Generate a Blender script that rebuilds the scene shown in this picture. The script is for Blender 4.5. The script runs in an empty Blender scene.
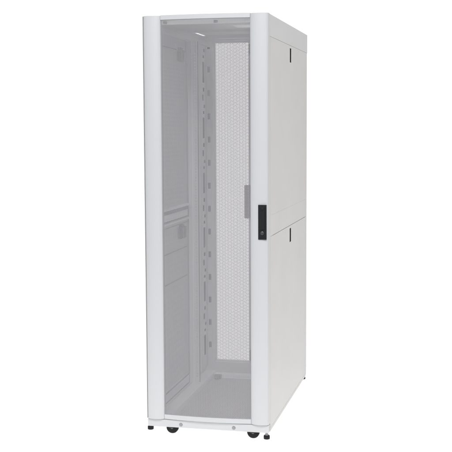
import bpy, bmesh, math, random
import numpy as np
random.seed(4)
S = bpy.context.scene
C = S.collection
PI = math.pi

# ------------------------------------------------------------------ materials
def mat(name, col, rough=0.45, metal=0.0, spec=0.5, bump=0.0, bscale=900.0, vary=0.0, vscale=6.0, wave=0.0):
    m = bpy.data.materials.new(name); m.use_nodes = True
    nt = m.node_tree; b = nt.nodes['Principled BSDF']
    b.inputs['Base Color'].default_value = (*col, 1)
    b.inputs['Roughness'].default_value = rough
    b.inputs['Metallic'].default_value = metal
    b.inputs['Specular IOR Level'].default_value = spec
    tc = nt.nodes.new('ShaderNodeTexCoord')
    if bump:
        n = nt.nodes.new('ShaderNodeTexNoise'); n.inputs['Scale'].default_value = bscale
        n.inputs['Detail'].default_value = 2
        bp = nt.nodes.new('ShaderNodeBump'); bp.inputs['Strength'].default_value = bump
        bp.inputs['Distance'].default_value = 0.0004
        nt.links.new(tc.outputs['Object'], n.inputs['Vector'])
        nt.links.new(n.outputs['Fac'], bp.inputs['Height'])
        nt.links.new(bp.outputs['Normal'], b.inputs['Normal'])
    if wave:
        n = nt.nodes.new('ShaderNodeTexNoise'); n.inputs['Scale'].default_value = 2.2; n.inputs['Detail'].default_value = 1
        bq = nt.nodes.new('ShaderNodeBump'); bq.inputs['Strength'].default_value = 1.0; bq.inputs['Distance'].default_value = wave
        nt.links.new(tc.outputs['Object'], n.inputs['Vector']); nt.links.new(n.outputs['Fac'], bq.inputs['Height'])
        if bump: nt.links.new(bq.outputs['Normal'], bp.inputs['Normal'])
        else: nt.links.new(bq.outputs['Normal'], b.inputs['Normal'])
    if vary:
        n = nt.nodes.new('ShaderNodeTexNoise'); n.inputs['Scale'].default_value = vscale
        n.inputs['Detail'].default_value = 4
        r = nt.nodes.new('ShaderNodeMapRange')
        r.inputs['To Min'].default_value = rough - vary; r.inputs['To Max'].default_value = rough + vary
        nt.links.new(tc.outputs['Object'], n.inputs['Vector'])
        nt.links.new(n.outputs['Fac'], r.inputs['Value'])
        nt.links.new(r.outputs['Result'], b.inputs['Roughness'])
    return m

PAINT = mat('white_powder_coat', (0.62, 0.62, 0.622), 0.42, bump=0.25, vary=0.05)
LIT_COAT = mat('lit_white_coat', (0.86, 0.86, 0.86), 0.4, bump=0.25)  # same white paint, lightened where light catches rails, beams and edges
PLATE = mat('shaded_base_coat', (0.47, 0.458, 0.465), 0.5, bump=0.25)  # base paint darkened as if in shade, so the rails stand out
DARKIN = mat('dark_slot_shade', (0.035, 0.035, 0.036), 0.9)  # near-black standing in for the shade inside the slots
INNER = mat('grey_white_powder_coat', (0.68, 0.662, 0.672), 0.5, bump=0.25, vary=0.05)
PANEL = mat('warm_lit_powder_coat', (0.62, 0.61, 0.594), 0.42, bump=0.3, vary=0.06, wave=0.006)  # warm tint of the side light mixed into the side paint
PERF = mat('perforated_sheet_paint', (0.68, 0.664, 0.673), 0.5)
SEAM_SHADE = mat('grey_seam_shade', (0.35, 0.35, 0.35), 0.7)  # grey for panel seams and for the painted shade on the door edge
LATCHG = mat('grey_latch_plastic', (0.17, 0.17, 0.175), 0.6)
HANDG = mat('purple_grey_plastic', (0.24, 0.225, 0.235), 0.55)
BLACK = mat('black_plastic', (0.011, 0.011, 0.0115), 0.45, spec=0.35, bump=0.3, bscale=1500)
RUBBER = mat('black_rubber', (0.009, 0.009, 0.009), 0.6, spec=0.3)
ZINC = mat('zinc_steel', (0.36, 0.36, 0.365), 0.35, metal=1.0)
LATCHD = mat('dark_latch_plastic', (0.03, 0.03, 0.032), 0.6)
LOCKM = mat('dark_lock_metal', (0.09, 0.09, 0.095), 0.45, metal=0.7)
FLOORM = bpy.data.materials.new('translucent_floor'); FLOORM.use_nodes = True  # translucent floor made up to pass the added light from below
_n = FLOORM.node_tree; _n.nodes.clear()
_d = _n.nodes.new('ShaderNodeBsdfDiffuse'); _d.inputs['Color'].default_value = (0.95, 0.95, 0.95, 1)
_t = _n.nodes.new('ShaderNodeBsdfTranslucent'); _t.inputs['Color'].default_value = (0.95, 0.95, 0.95, 1)
_m = _n.nodes.new('ShaderNodeMixShader'); _m.inputs[0].default_value = 0.5
_o = _n.nodes.new('ShaderNodeOutputMaterial')
_n.links.new(_d.outputs[0], _m.inputs[1]); _n.links.new(_t.outputs[0], _m.inputs[2]); _n.links.new(_m.outputs[0], _o.inputs['Surface'])

# ------------------------------------------------------------------ mesh helpers
class MB:
    def __init__(s): s.v = []; s.f = []
    def box(s, x0, x1, y0, y1, z0, z1):
        n = len(s.v)
        s.v += [(x0,y0,z0),(x1,y0,z0),(x1,y1,z0),(x0,y1,z0),(x0,y0,z1),(x1,y0,z1),(x1,y1,z1),(x0,y1,z1)]
        s.f += [tuple(n+i for i in q) for q in ((0,3,2,1),(4,5,6,7),(0,1,5,4),(1,2,6,5),(2,3,7,6),(3,0,4,7))]
        return s
    def prism(s, pts, z0, z1, axes='xyz'):
        """closed polygon pts (counter-clockwise) swept z0..z1; axes tells which axis each local coordinate is"""
        n = len(s.v); k = len(pts)
        def put(a, b, c):
            d = dict(zip(axes, (a, b, c))); return (d['x'], d['y'], d['z'])
        s.v += [put(a, b, z0) for a, b in pts] + [put(a, b, z1) for a, b in pts]
        s.f.append(tuple(n+i for i in reversed(range(k)))); s.f.append(tuple(n+k+i for i in range(k)))
        for i in range(k):
            j = (i+1) % k; s.f.append((n+i, n+j, n+k+j, n+k+i))
        return s
    def lathe(s, prof, c, axis='z', seg=28):
        """profile of (radius, height) turned about axis through c"""
        n = len(s.v); k = len(prof)
        for i in range(seg):
            a = 2*PI*i/seg
            for r, h in prof:
                u, w = r*math.cos(a), r*math.sin(a)
                p = {'z': (u, w, h), 'y': (u, h, w), 'x': (h, u, w)}[axis]
                s.v.append((c[0]+p[0], c[1]+p[1], c[2]+p[2]))
        for i in range(seg):
            j = (i+1) % seg
            for q in range(k-1):
                s.f.append((n+i*k+q, n+j*k+q, n+j*k+q+1, n+i*k+q+1))
        s.f.append(tuple(n+i*k for i in reversed(range(seg))))
        s.f.append(tuple(n+i*k+k-1 for i in range(seg)))
        return s
    def plate(s, plane, at, u0, u1, v0, v1, holes, thick):
        """sheet with rectangular openings, its face at `at`; plane 'x' (u=y,v=z), 'y' (u=x,v=z), 'z' (u=x,v=y)"""
        us = sorted({round(t, 5) for t in [u0, u1] + [h[0] for h in holes] + [h[1] for h in holes]})
        vs = sorted({round(t, 5) for t in [v0, v1] + [h[2] for h in holes] + [h[3] for h in holes]})
        us = [t for t in us if u0-1e-6 <= t <= u1+1e-6]; vs = [t for t in vs if v0-1e-6 <= t <= v1+1e-6]
        nu, nv = len(us)-1, len(vs)-1
        solid = [[not any(h[0]-1e-6 < (us[i]+us[i+1])/2 < h[1]+1e-6 and h[2]-1e-6 < (vs[j]+vs[j+1])/2 < h[3]+1e-6 for h in holes)
                  for j in range(nv)] for i in range(nu)]
        idx = {}
        def put(i, j, k):
            key = (i, j, k)
            if key not in idx:
                w = at + k*thick; u, v = us[i], vs[j]
                idx[key] = len(s.v)
                s.v.append({'x': (w, u, v), 'y': (u, w, v), 'z': (u, v, w)}[plane])
            return idx[key]
        for i in range(nu):
            for j in range(nv):
                if not solid[i][j]: continue
                s.f.append((put(i,j,0), put(i+1,j,0), put(i+1,j+1,0), put(i,j+1,0)))
                s.f.append((put(i,j,1), put(i,j+1,1), put(i+1,j+1,1), put(i+1,j,1)))
                for di, dj, a, b in ((-1,0,(i,j),(i,j+1)), (1,0,(i+1,j),(i+1,j+1)), (0,-1,(i,j),(i+1,j)), (0,1,(i,j+1),(i+1,j+1))):
                    p, q = i+di, j+dj
                    if not (0 <= p < nu and 0 <= q < nv and solid[p][q]):
                        s.f.append((put(*a,0), put(*b,0), put(*b,1), put(*a,1)))
        return s
    def build(s, name, m, parent=None, bevel=0.0, smooth=False, seg=2):
        me = bpy.data.meshes.new(name); me.from_pydata(s.v, [], s.f); me.update()
        bm = bmesh.new(); bm.from_mesh(me); bmesh.ops.recalc_face_normals(bm, faces=bm.faces); bm.to_mesh(me); bm.free()
        return link(name, me, m, parent, bevel, smooth, seg)

def link(name, me, m, parent=None, bevel=0.0, smooth=False, seg=2):
    me.materials.append(m)
    if smooth:
        for p in me.polygons: p.use_smooth = True
        me.set_sharp_from_angle(angle=math.radians(38))
    o = bpy.data.objects.new(name, me); C.objects.link(o)
    if parent is not None: o.parent = parent
    if bevel:
        b = o.modifiers.new('bevel', 'BEVEL'); b.width = bevel; b.segments = seg; b.limit_method = 'ANGLE'
        b.angle_limit = math.radians(38)
    return o

def perforated(name, m, parent, x0, x1, z0, z1, pitch, open_, yfun, thick, jitter=0.0):
    """sheet of staggered six-sided holes as real geometry; open_ = hole width / pitch"""
    Rr = pitch/math.sqrt(3)
    a = np.radians(np.arange(6)*60.0)
    outer = np.stack([np.cos(a), np.sin(a)], 1)*Rr
    ch = 1.5*Rr
    cs = []
    rng = np.random.default_rng(7); ops = []
    for i in range(int((x1-x0)/ch)+1):
        zs = np.arange(z0 + (pitch/2 if i % 2 else 0), z1, pitch)
        cs.append(np.stack([np.full_like(zs, x0+i*ch), zs], 1))
        # moire streaks put into the hole sizes: every third column tighter, small scatter
        streak = (-2.2*jitter if i % 3 == 0 else 0.6*jitter) + rng.normal(0, jitter*0.55)
        ops.append(np.full(len(zs), open_ + max(-0.1, min(0.08, streak))))
    ops = np.concatenate(ops)[:, None, None]
    cs = np.concatenate(cs); n = len(cs)
    P = np.concatenate([cs[:, None]+outer, cs[:, None]+outer*ops], 1).reshape(-1, 2)
    key = np.round(P*1e5).astype(np.int64)
    _, first, inv = np.unique(key, axis=0, return_index=True, return_inverse=True)
    inv = np.asarray(inv).reshape(-1, 12)
    U = P[first]; nv = len(U)
    i0 = np.arange(6); i1 = (i0+1) % 6
    quads = np.stack([inv[:, i0], inv[:, i1], inv[:, 6+i1], inv[:, 6+i0]], 2).reshape(-1, 4)
    wall = np.stack([inv[:, 6+i0], inv[:, 6+i1], inv[:, 6+i1]+nv, inv[:, 6+i0]+nv], 2).reshape(-1, 4)
    F = np.concatenate([quads, quads[:, ::-1]+nv, wall])
    y = np.array([yfun(x) for x in U[:, 0]])
    V = np.concatenate([np.stack([U[:, 0], y, U[:, 1]], 1), np.stack([U[:, 0], y+thick, U[:, 1]], 1)])
    me = bpy.data.meshes.new(name)
    me.vertices.add(len(V)); me.vertices.foreach_set('co', V.ravel())
    me.loops.add(F.size); me.loops.foreach_set('vertex_index', F.ravel().astype(np.int32))
    me.polygons.add(len(F)); me.polygons.foreach_set('loop_start', np.arange(0, F.size, 4, dtype=np.int32))
    me.update(calc_edges=True); me.validate()
    return link(name, me, m, parent)

# ------------------------------------------------------------------ setting
GZ = -0.008
me = bpy.data.meshes.new('floor')
me.from_pydata([(-2.4,-1.6,GZ),(2.4,-1.6,GZ),(2.4,1.62,GZ),(-2.4,1.62,GZ)], [], [(0,1,2,3)])
fl = link('floor', me, FLOORM); fl['kind'] = 'structure'

# ------------------------------------------------------------------ the rack
root = bpy.data.objects.new('server_rack', None); C.objects.link(root)
root.location = (0, 0.6, GZ)
root['label'] = 'tall white server rack cabinet with perforated front door and black handle'
root['category'] = 'server rack'
bpy.context.view_layer.update()
# parts are modelled in world metres; the Empty stands at the base
def B(mb, name, m, parent=None, **k):
    o = mb.build(name, m, root if parent is None else parent, **k)
    if parent is None: o.matrix_parent_inverse = root.matrix_world.inverted()
    return o

def sub(o, parent):
    o.parent = parent; o.matrix_parent_inverse.identity(); return o

# -- welded frame: posts, bottom rails, cross beams
fr = MB()
for s in (-1, 1):
    xa, xb = sorted((s*0.2985, s*0.248))
    fr.box(xa, xb, 0.034, 0.062, 0.03, 1.955)              # front post
    xa, xb = sorted((s*0.2985, s*0.286))
    fr.box(xa, xb, 0.0625, 0.105, 0.066, 1.93)             # its return flange
    xa, xb = sorted((s*0.2985, s*0.284))
    fr.box(xa, xb, 1.128, 1.166, 0.03, 1.955)              # rear post, outer wall
    xa, xb = sorted((s*0.284, s*0.255))
    fr.box(xa, xb, 0.065, 1.12, 1.935, 1.953)              # top side rail
fr.box(-0.247, 0.247, 1.10, 1.14, 1.962, 1.984)            # rear top beam
fr.box(-0.283, 0.283, 1.131, 1.166, 0.031, 0.098)          # rear sill
FRAME = B(fr, 'frame', INNER, bevel=0.0015)
for s in (-1, 1):
    xa, xb = sorted((s*0.268, s*0.2055))
    B(MB().box(xa, xb, 0.036, 1.04, 0.034, 0.070), 'bottom_side_rail', LIT_COAT, bevel=0.006, seg=3)
B(MB().box(-0.205, 0.205, 0.995, 1.04, 0.034, 0.060), 'rear_bottom_beam', LIT_COAT, bevel=0.004, seg=3)
B(MB().box(-0.247, 0.247, 0.030, 0.056, 1.953, 1.9745), 'front_top_beam', LIT_COAT, bevel=0.003, seg=3)
for x in (-0.197, 0.046):
    B(MB().box(x-0.009, x+0.009, 0.0215, 0.0295, 1.9555, 1.968), 'door_bumper', LATCHG, bevel=0.002)

B(MB().box(-0.2985, 0.2985, 0.004, 0.033, 0.0305, 0.0675), 'bottom_rail', PAINT, bevel=0.003, seg=3)
for x in (-0.132, 0.129):
    B(MB().lathe([(0.0001,0.0015),(0.007,0.0015),(0.0085,0.0035),(0.0085,0.006)], (x, 0.0, 0.046), 'y', 20), 'screw', ZINC, smooth=True)
for x in (-0.030, 0.036):
    B(MB().lathe([(0.009,0),(0.009,0.009),(0.006,0.013)], (x, 0.085, 0.0562), 'z', 16), 'door_stop', HANDG, smooth=True)

# -- horizontal braces on the inner side walls
for s in (-1, 1):
    t = MB().box(*sorted((s*0.2848, s*0.262)), 0.11, 0.708, 1.056, 1.0655)
    t.box(*sorted((s*0.2848, s*0.2735)), 0.11, 0.700, 0.9965, 1.0555)
    t.box(*sorted((s*0.2848, s*0.266)), 0.11, 0.708, 0.982, 0.9915)
    br = B(t, 'side_brace', LIT_COAT, bevel=0.001)
    k = MB().box(*sorted((s*0.2730, s*0.2715)), 0.11, 0.698, 1.035, 1.0545)
    k.box(*sorted((s*0.2730, s*0.2715)), 0.11, 0.698, 0.9970, 1.0005)
    k.box(*sorted((s*0.2730, s*0.2715)), 0.690, 0.698, 1.0007, 1.0345)
    sub(B(k, 'dark_edge', LATCHG), br)  # dark strips lining the brace edges
    t = MB().box(*sorted((s*0.2848, s*0.2735)), 0.15, 0.700, 0.078, 0.1325)
    br = B(t, 'kick_plate', INNER, bevel=0.001)
    k = MB()
    for q in ((0.15,0.698,0.126,0.1325), (0.15,0.698,0.078,0.0835), (0.692,0.698,0.0837,0.1258), (0.15,0.156,0.0837,0.1258)):
        k.box(*sorted((s*0.2733, s*0.2720)), *q)
    sub(B(k, 'dark_edge', LATCHG), br)  # dark outline around the kick plate
    for z, m_ in ((0.673, SEAM_SHADE), (0.829, SEAM_SHADE), (1.872, SEAM_SHADE)):
        B(MB().box(*sorted((s*0.2848, s*0.281)), 0.11, 0.70, z, z+0.0032), 'panel_seam', m_)

# -- base plate with low stiffening pan
bp = MB()
bp.plate('z', 0.0345, -0.2835, 0.2835, 0.1005, 1.1305, [], 0.002)
bp.box(-0.2475, 0.2475, 0.0625, 0.1003, 0.054, 0.056)
bp.box(-0.2475, 0.2475, 0.0985, 0.1003, 0.0367, 0.0538)
B(bp, 'base_plate', PLATE, bevel=0.001)
B(MB().box(-0.199, -0.158, 0.962, 0.993, 0.0370, 0.0595).box(-0.191, -0.166, 0.945, 0.9615, 0.0370, 0.050), 'caster_mount', LATCHG, bevel=0.003)
B(MB().box(0.158, 0.199, 0.962, 0.993, 0.0370, 0.0595).box(0.166, 0.191, 0.945, 0.9615, 0.0370, 0.050), 'caster_mount', LATCHG, bevel=0.003)

# -- roof: skirt and thin top sheet with cable openings
rf = MB()
rf.plate('z', 1.9862, -0.2985, 0.2985, 0.032, 1.198,
         [(-0.272, -0.254, 0.80, 1.05), (0.254, 0.272, 0.80, 1.05), (0.02, 0.17, 0.47, 0.62)], 0.0015)
rf.box(-0.300, -0.2988, 0.031, 1.2, 1.889, 1.9895); rf.box(0.2988, 0.300, 0.031, 1.2, 1.889, 1.9895)
rf.box(-0.2985, 0.2985, 0.0305, 0.0317, 1.968, 1.9895); rf.box(-0.2985, 0.2985, 1.1985, 1.1999, 1.955, 1.9895)
rf.box(-0.24, 0.24, 0.99, 1.03, 1.966, 1.9858)
rf.box(-0.24, 0.24, 0.70, 0.72, 1.974, 1.9858)
B(rf, 'roof', PAINT)

OPAL = bpy.data.materials.new('opal_plastic'); OPAL.use_nodes = True
_n = OPAL.node_tree; _n.nodes.clear()
_d = _n.nodes.new('ShaderNodeBsdfDiffuse'); _d.inputs['Color'].default_value = (0.7, 0.7, 0.7, 1)
_t = _n.nodes.new('ShaderNodeBsdfTranslucent'); _t.inputs['Color'].default_value = (0.55, 0.55, 0.55, 1)
_m = _n.nodes.new('ShaderNodeMixShader'); _m.inputs[0].default_value = 0.6
_o = _n.nodes.new('ShaderNodeOutputMaterial')
_n.links.new(_d.outputs[0], _m.inputs[1]); _n.links.new(_t.outputs[0], _m.inputs[2]); _n.links.new(_m.outputs[0], _o.inputs['Surface'])
me = bpy.data.meshes.new('port_diffuser')
me.from_pydata([(0.015,0.465,1.9885),(0.175,0.465,1.9885),(0.175,0.625,1.9885),(0.015,0.625,1.9885)], [], [(0,1,2,3)])
cpc = link('port_diffuser', me, OPAL, root); cpc.matrix_parent_inverse = root.matrix_world.inverted()  # added diffuser, dims the light coming through the roof opening

# -- side panels, two a side, each with a recessed latch
def side_panel(s, z0, z1, groove, label=None):
    zl = z1 - 0.0135
    y0, y1 = 0.595, 0.640
    t = 0.0012
    p = MB()
    hole = [(y0, y1, zl-0.072, zl)]
    xo = s*0.3; xi = s*0.2988
    if groove:                                             # a pressed crease across the panel
        g = groove
        p.plate('x', xo, 0.047, 1.152, g+0.0008, z1, hole, xi-xo)
        p.plate('x', xo, 0.047, 1.152, z0, g-0.0008, [], xi-xo)
        p.plate('x', s*0.2996, 0.047, 1.152, g-0.0008, g+0.0008, [], -s*0.0012)
    else:
        p.plate('x', xo, 0.047, 1.152, z0, z1, hole, xi-xo)
    # folded edges
    a, b = sorted((s*0.2987, s*0.2865))
    for q in ((0.047, 0.0485, z0, z1), (1.1505, 1.152, z0, z1), (0.0487, 1.1503, z0, z0+0.0015), (0.0487, 1.1503, z1-0.0015, z1)):
        p.box(a, b, *q)
    # inner skin
    p.plate('x', s*0.2862, 0.108, 1.125, z0+0.002, z1-0.002, [], -s*0.001)
    o = B(p, 'side_panel', PANEL)
    a, b = sorted((s*0.2985, s*0.268))
    l = MB()
    l.box(*sorted((s*0.2955, s*0.2905)), y0-0.004, y1+0.004, zl-0.076, zl+0.004)
    lt = B(l, 'latch', BLACK, bevel=0.001)
    sub(lt, o)
    h = MB().box(*sorted((s*0.2855, s*0.262)), y0-0.061, y1-0.018, zl-0.058, zl+0.002)
    h.box(*sorted((s*0.2855, s*0.268)), y0-0.043, y1-0.036, zl+0.0025, zl+0.013)
    lb = B(h, 'latch_box', LATCHD, bevel=0.003)
    sub(lb, o)
    return o
for s in (-1, 1):
    side_panel(s, 0.9640, 1.8878, 1.062)
    side_panel(s, 0.047, 0.9608, None)

# -- side corner trims closing front and rear of the sides
cs = MB()
for s in (-1, 1):
    a, b = sorted((s*0.3, s*0.2988))
    cs.box(a, b, 0.0308, 0.0452, 0.031, 1.8875)
    cs.box(a, b, 1.1535, 1.168, 0.031, 1.8875)
    cs.box(a, b, 0.0456, 1.1531, 0.031, 0.0455)
    a, b = sorted((s*0.2965, s*0.2955))
    cs.box(a, b, 0.05, 1.15, 0.9525, 0.9745); cs.box(a, b, 0.05, 1.15, 1.8795, 1.8955)
B(cs, 'edge_trim', PANEL)

# -- mounting rails with square holes
def square_holes(xa, xb, z0, z1):
    h = []; z = z0; k = 0
    while z < z1:
        h.append((xa, xb, z, z+0.0095)); z += 0.015875; k += 1
    return h
def rail(s, y, xin, xout, holes):
    m = MB()
    a, b = sorted((s*xin, s*xout))
    ha, hb = sorted((s*(xin+0.005), s*(xin+0.0145)))
    m.plate('y', y, a, b, 0.07, 1.934, [(ha, hb) + q[2:] for q in holes], 0.002)
    a, b = sorted((s*xout, s*(xout-0.002)))
    m.plate('x', s*xout, y+0.002, y+0.10, 0.07, 1.934, [(y+0.04, y+0.055, z, z+0.03) for z in np.arange(0.15, 1.88, 0.0889)], -s*0.002)
    a, b = sorted((s*xin, s*(xin+0.002)))
    m.box(a, b, y+0.0021, y+0.014, 0.07, 1.934)
    rl = B(m, 'mounting_rail', INNER)
    k = MB().box(*sorted((s*(xin+0.0005), s*(xin-0.0025))), y+0.0145, y+0.020, 0.07, 1.934)
    sub(B(k, 'dark_edge', LATCHG), rl)
    k = MB().box(*sorted((s*(xout-0.022), s*(xout-0.026))), y-0.004, y-0.0005, 0.07, 1.934)
    sub(B(k, 'fold', LIT_COAT, bevel=0.001), rl)
    k = MB().box(*sorted((s*(xout+0.0005), s*(xout+0.0045))), y-0.002, y+0.016, 0.07, 1.934)
    sub(B(k, 'dark_rail_edge', LATCHG), rl)  # dark strip along the outer edge of the rail
    return rl
hs = square_holes(0, 0, 0.10, 1.91)
for s in (-1, 1):
    rail(s, 0.112, 0.246, 0.280, hs)
    rail(s, 0.735, 0.229, 0.280, hs)

# -- vertical cable channels between rear rail and rear post
for s in (-1, 1):
    m = MB(); holes = []
    z = 0.155
    while z < 1.86:
        holes.append((1.030, 1.076, z, z+0.117))
        holes += [(1.04, 1.072, z+0.138, z+0.154), (1.056, 1.088, z+0.172, z+0.190), (1.022, 1.054, z+0.212, z+0.246), (1.04,1.072, z+0.264, z+0.286)]
        z += 0.314
    holes = [h for h in holes if h[3] < 1.92]
    m.plate('x', s*0.2735, 0.972, 1.124, 0.075, 1.93, holes, -s*0.0015)
    m.box(*sorted((s*0.2735, s*0.286)), 0.969, 0.9715, 0.075, 1.93)
    cc = B(m, 'cable_channel', INNER)
    k = MB().box(*sorted((s*0.2790, s*0.2815)), 0.975, 1.122, 0.08, 1.925)
    sub(B(k, 'slot_shade', DARKIN), cc)  # dark sheet behind the slots in place of hollow shade
    m = MB()
    xa, xb = sorted((s*0.2745, s*0.2335))
    holes = []
    z = 0.185
    while z < 1.92:
        a, b = sorted((s*0.266, s*0.2505)); holes.append((a, b, z, z+0.034)); z += 0.13335
    m.plate('y', 1.1245, xa, xb, 0.099, 1.958, holes, 0.0015)
    m.box(*sorted((s*0.2335, s*0.235)), 1.1262, 1.152, 0.099, 1.934)
    m.box(*sorted((s*0.240, s*0.2415)), 1.119, 1.1243, 0.099, 1.934)
    rp = B(m, 'rear_post', INNER)
    k = MB().box(*sorted((s*0.2470, s*0.2690)), 1.1285, 1.131, 0.105, 1.93)
    sub(B(k, 'slot_shade', DARKIN), rp)  # dark sheet, shade of the hollow post put into colour

# -- front door
def arc(x):                                                # perforated sheet bows gently forward
    t = max(-1.0, min(1.0, x/0.222)); return 0.006 - 0.014*(1-t*t)
door = MB()
for s in (-1, 1):
    prof = [(0.2962, 0.029), (0.2962, 0.003), (0.2952, -0.001), (0.2925, -0.0045), (0.287, -0.0075), (0.276, -0.0100), (0.264, -0.0112),
            (0.252, -0.0112), (0.240, -0.0100), (0.230, -0.0075), (0.223, -0.0042), (0.2180, -0.0010), (0.2152, 0.001), (0.2140, 0.004), (0.2140, 0.029)]
    if s > 0: prof = [(0.2999, 0.0300), (0.2999, 0.0075), (0.2985, 0.0015), (0.2945, -0.0040)] + prof[4:]
    pts = [(s*x, y) for x, y in prof]
    door.prism(pts, 0.0705, 1.9918)
xs = np.linspace(-0.2138, 0.2138, 25)
def arc_rail(z0, z1):
    pts = [(x, arc(x)-0.004) for x in xs] + [(x, arc(x)+0.014) for x in xs[::-1]]
    door.prism(pts, z0, z1)
arc_rail(0.0708, 0.0935)
arc_rail(1.9725, 1.9938)
DOOR = B(door, 'front_door', PAINT, bevel=0.0012, smooth=True)
PS = perforated('perforated_panel', PERF, DOOR, -0.2155, 0.2155, 0.086, 1.978, 0.0046, 0.822, arc, 0.0011, 0.013)
sub(PS, DOOR)
sub(B(MB().box(-0.2998, -0.2966, 0.0, 0.0288, 0.072, 1.990), 'edge_shade_strip', SEAM_SHADE), DOOR)  # grey strip painting the shade of the rounded door edge

# handle: black lever housing let into the right stile
hd = MB()
hp = [(-0.0195,0.0),(-0.0195,-0.007),(-0.0180,-0.0085),(0.0180,-0.0085),(0.0195,-0.007),(0.0195,0.0)]
hd.prism([(0.2722+x, -0.0075+y) for x, y in hp], 0.9535, 1.1150)
hd.prism([(0.2722+x*0.66, -0.0162+y*0.45) for x, y in hp], 1.001, 1.107)      # lever
HAND = B(hd, 'handle', BLACK, bevel=0.0012)
sub(HAND, DOOR)
lk = MB().lathe([(0.0085,0.0),(0.0085,-0.0035),(0.0070,-0.0045)], (0.2722, -0.0161, 0.984), 'y', 24)
lk.box(0.2747, 0.2763, -0.0216, -0.0207, 0.9795, 0.9885)
sub(B(lk, 'lock', LOCKM, smooth=True), DOOR)
pv = MB().lathe([(0.0075,0.0),(0.0075,-0.0015),(0.006,-0.0022)], (0.2722, -0.0201, 1.095), 'y', 24)
sub(B(pv, 'pivot_cap', RUBBER, smooth=True), DOOR)

# -- split rear doors
def flat(x): return 1.180
for s in (-1, 1):
    m = MB()
    a, b = sorted((s*0.2985, s*0.2335)); m.box(a, b, 1.1685, 1.199, 0.034, 1.984)
    a, b = sorted((s*0.0355, s*0.0015)); m.box(a, b, 1.1685, 1.199, 0.034, 1.984)
    a, b = sorted((s*0.2333, s*0.0357))
    m.box(a, b, 1.170, 1.199, 0.034, 0.101); m.box(a, b, 1.170, 1.199, 1.957, 1.984)
    rd = B(m, 'rear_door', INNER, bevel=0.0015)
    a, b = sorted((s*0.2365, s*0.0325))
    pp = perforated('perforated_panel', PERF, rd, a, b, 0.096, 1.962, 0.0082, 0.64, flat, 0.0012)
    sub(pp, rd)
    if s < 0:
        k = MB().box(-0.055, -0.024, 1.135, 1.168, 0.948, 1.140).box(-0.050, -0.029, 1.128, 1.1348, 0.97, 1.11)
        sub(B(k, 'lock_housing', HANDG, bevel=0.003), rd)
        for z in (1.915, 0.14):
            k = MB().box(-0.030, -0.018, 1.150, 1.168, z-0.03, z+0.03)
            sub(B(k, 'bolt_guide', HANDG, bevel=0.002), rd)

# -- casters and levelling feet
def caster(x, y, wr):
    m = MB()
    m.box(x-0.03, x+0.03, y-0.03, y+0.03, 0.0312, 0.0335)
    m.lathe([(0.014, 0.0), (0.016, 0.003), (0.016, 0.006)], (x, y, 0.0245), 'z', 20)
    m.box(x-0.009, x+0.011, y-0.0175, y-0.0150, 0.020, 0.0265); m.box(x-0.009, x+0.011, y+0.0150, y+0.0175, 0.020, 0.0265)
    c = B(m, 'caster', LATCHD, bevel=0.0008)
    w = MB().lathe([(0.006,-0.0140),(wr-0.006,-0.0140),(wr-0.0015,-0.011),(wr,-0.006),(wr,0.006),(wr-0.0015,0.011),(wr-0.006,0.0140),(0.006,0.0140)],
                   (x+0.004, y, GZ+wr), 'y', 36)
    sub(B(w, 'wheel', RUBBER, smooth=True), c)
    h = MB().lathe([(0.0002,-0.0155),(0.007,-0.0155),(0.007,0.0155),(0.0002,0.0155)], (x+0.004, y, GZ+wr), 'y', 18)
    sub(B(h, 'axle', LATCHG, smooth=True), c)
for x, y, wr in ((-0.188, 0.042, 0.030), (0.213, 0.042, 0.030), (-0.2, 1.09, 0.019), (0.2, 1.09, 0.019)): caster(x, y, wr)
def foot(x, y, z, h=0.0128):
    st = MB().lathe([(0.006, 0.012), (0.006, 0.031-z+0.002)], (x, y, z), 'z', 16)
    st.lathe([(0.0095, 0.0), (0.0095, 0.005)], (x, y, z+h-0.0005), 'z', 6)
    c = B(st, 'levelling_foot', ZINC, bevel=0.0005)
    pd = MB().lathe([(0.0135,0.0),(0.0148,0.002),(0.0148,h-0.004),(0.013,h-0.001),(0.008,h)], (x, y, z), 'z', 28)
    sub(B(pd, 'foot_pad', RUBBER, smooth=True), c)
foot(-0.2885, 0.018, 0.0115, 0.0175)
foot(0.282, 0.040, GZ, 0.0185)
foot(-0.284, 1.168, 0.012)
foot(0.284, 1.168, 0.012)

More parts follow.
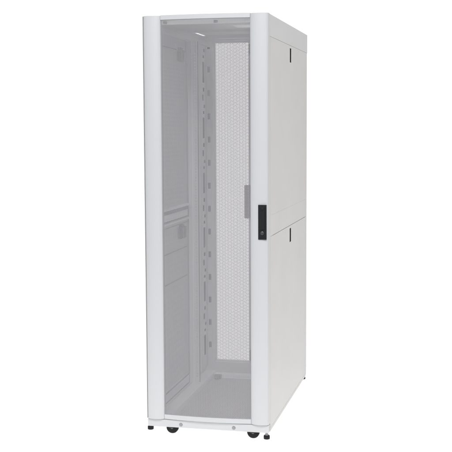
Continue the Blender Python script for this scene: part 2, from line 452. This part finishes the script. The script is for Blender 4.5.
# ------------------------------------------------------------------ light
w = bpy.data.worlds.new('World'); S.world = w; w.use_nodes = True
nt = w.node_tree; nt.nodes.clear()
tc = nt.nodes.new('ShaderNodeTexCoord')
dt = nt.nodes.new('ShaderNodeVectorMath'); dt.operation = 'DOT_PRODUCT'; dt.inputs[1].default_value = (-0.25, 0.968, 0.0)
nt.links.new(tc.outputs['Generated'], dt.inputs[0])
mr = nt.nodes.new('ShaderNodeMapRange'); mr.interpolation_type = 'SMOOTHSTEP'
mr.inputs['From Min'].default_value = 0.30; mr.inputs['From Max'].default_value = 0.70
mr.inputs['To Min'].default_value = 0.30; mr.inputs['To Max'].default_value = 1.12
nt.links.new(dt.outputs['Value'], mr.inputs['Value'])
bg = nt.nodes.new('ShaderNodeBackground'); out = nt.nodes.new('ShaderNodeOutputWorld')
bg.inputs['Color'].default_value = (1, 1, 1, 1)
nt.links.new(mr.outputs['Result'], bg.inputs['Strength'])
nt.links.new(bg.outputs['Background'], out.inputs['Surface'])

def area(name, loc, target, size, power, col, spread=180):
    l = bpy.data.lights.new(name, 'AREA'); l.shape = 'RECTANGLE'; l.size, l.size_y = size; l.energy = power; l.color = col; l.spread = math.radians(spread)
    o = bpy.data.objects.new(name, l); C.objects.link(o); o.location = loc
    from mathutils import Vector
    o.rotation_euler = (Vector(target)-Vector(loc)).to_track_quat('-Z', 'Y').to_euler()
    return o
area('underfloor_fill', (0.0, 0.01, -0.2), (0, 0.01, 1), (4.9, 3.4), 74, (1, 1, 1))  # added unseen fill below the floor, washes out the contact shadow
area('front_softbox', (0.6, -4.6, 4.6), (0, 0, 1.3), (4.0, 2.5), 290, (0.93, 0.955, 1.0))
area('side_softbox', (5.0, 0.2, 4.6), (0.3, 0.6, 1.3), (2.5, 4.0), 62, (1.0, 0.97, 0.92))

# ------------------------------------------------------------------ camera
cd = bpy.data.cameras.new('camera'); cam = bpy.data.objects.new('camera', cd); C.objects.link(cam)
cam.location = (1.17877, -4.72732, 1.47605)
cam.rotation_mode = 'XYZ'; cam.rotation_euler = (1.475584, 0.004812, 0.224581)
cd.sensor_fit = 'HORIZONTAL'; cd.sensor_width = 36; cd.lens = 1040.539/452*36
cd.clip_start = 0.05; cd.clip_end = 200
S.camera = cam
S.view_settings.view_transform = 'Standard'; S.view_settings.look = 'None'
S.view_settings.exposure = 0; S.view_settings.gamma = 1
S.render.engine = 'CYCLES'
S.cycles.max_bounces = 10; S.cycles.diffuse_bounces = 6; S.cycles.transparent_max_bounces = 8
S.cycles.use_denoising = True
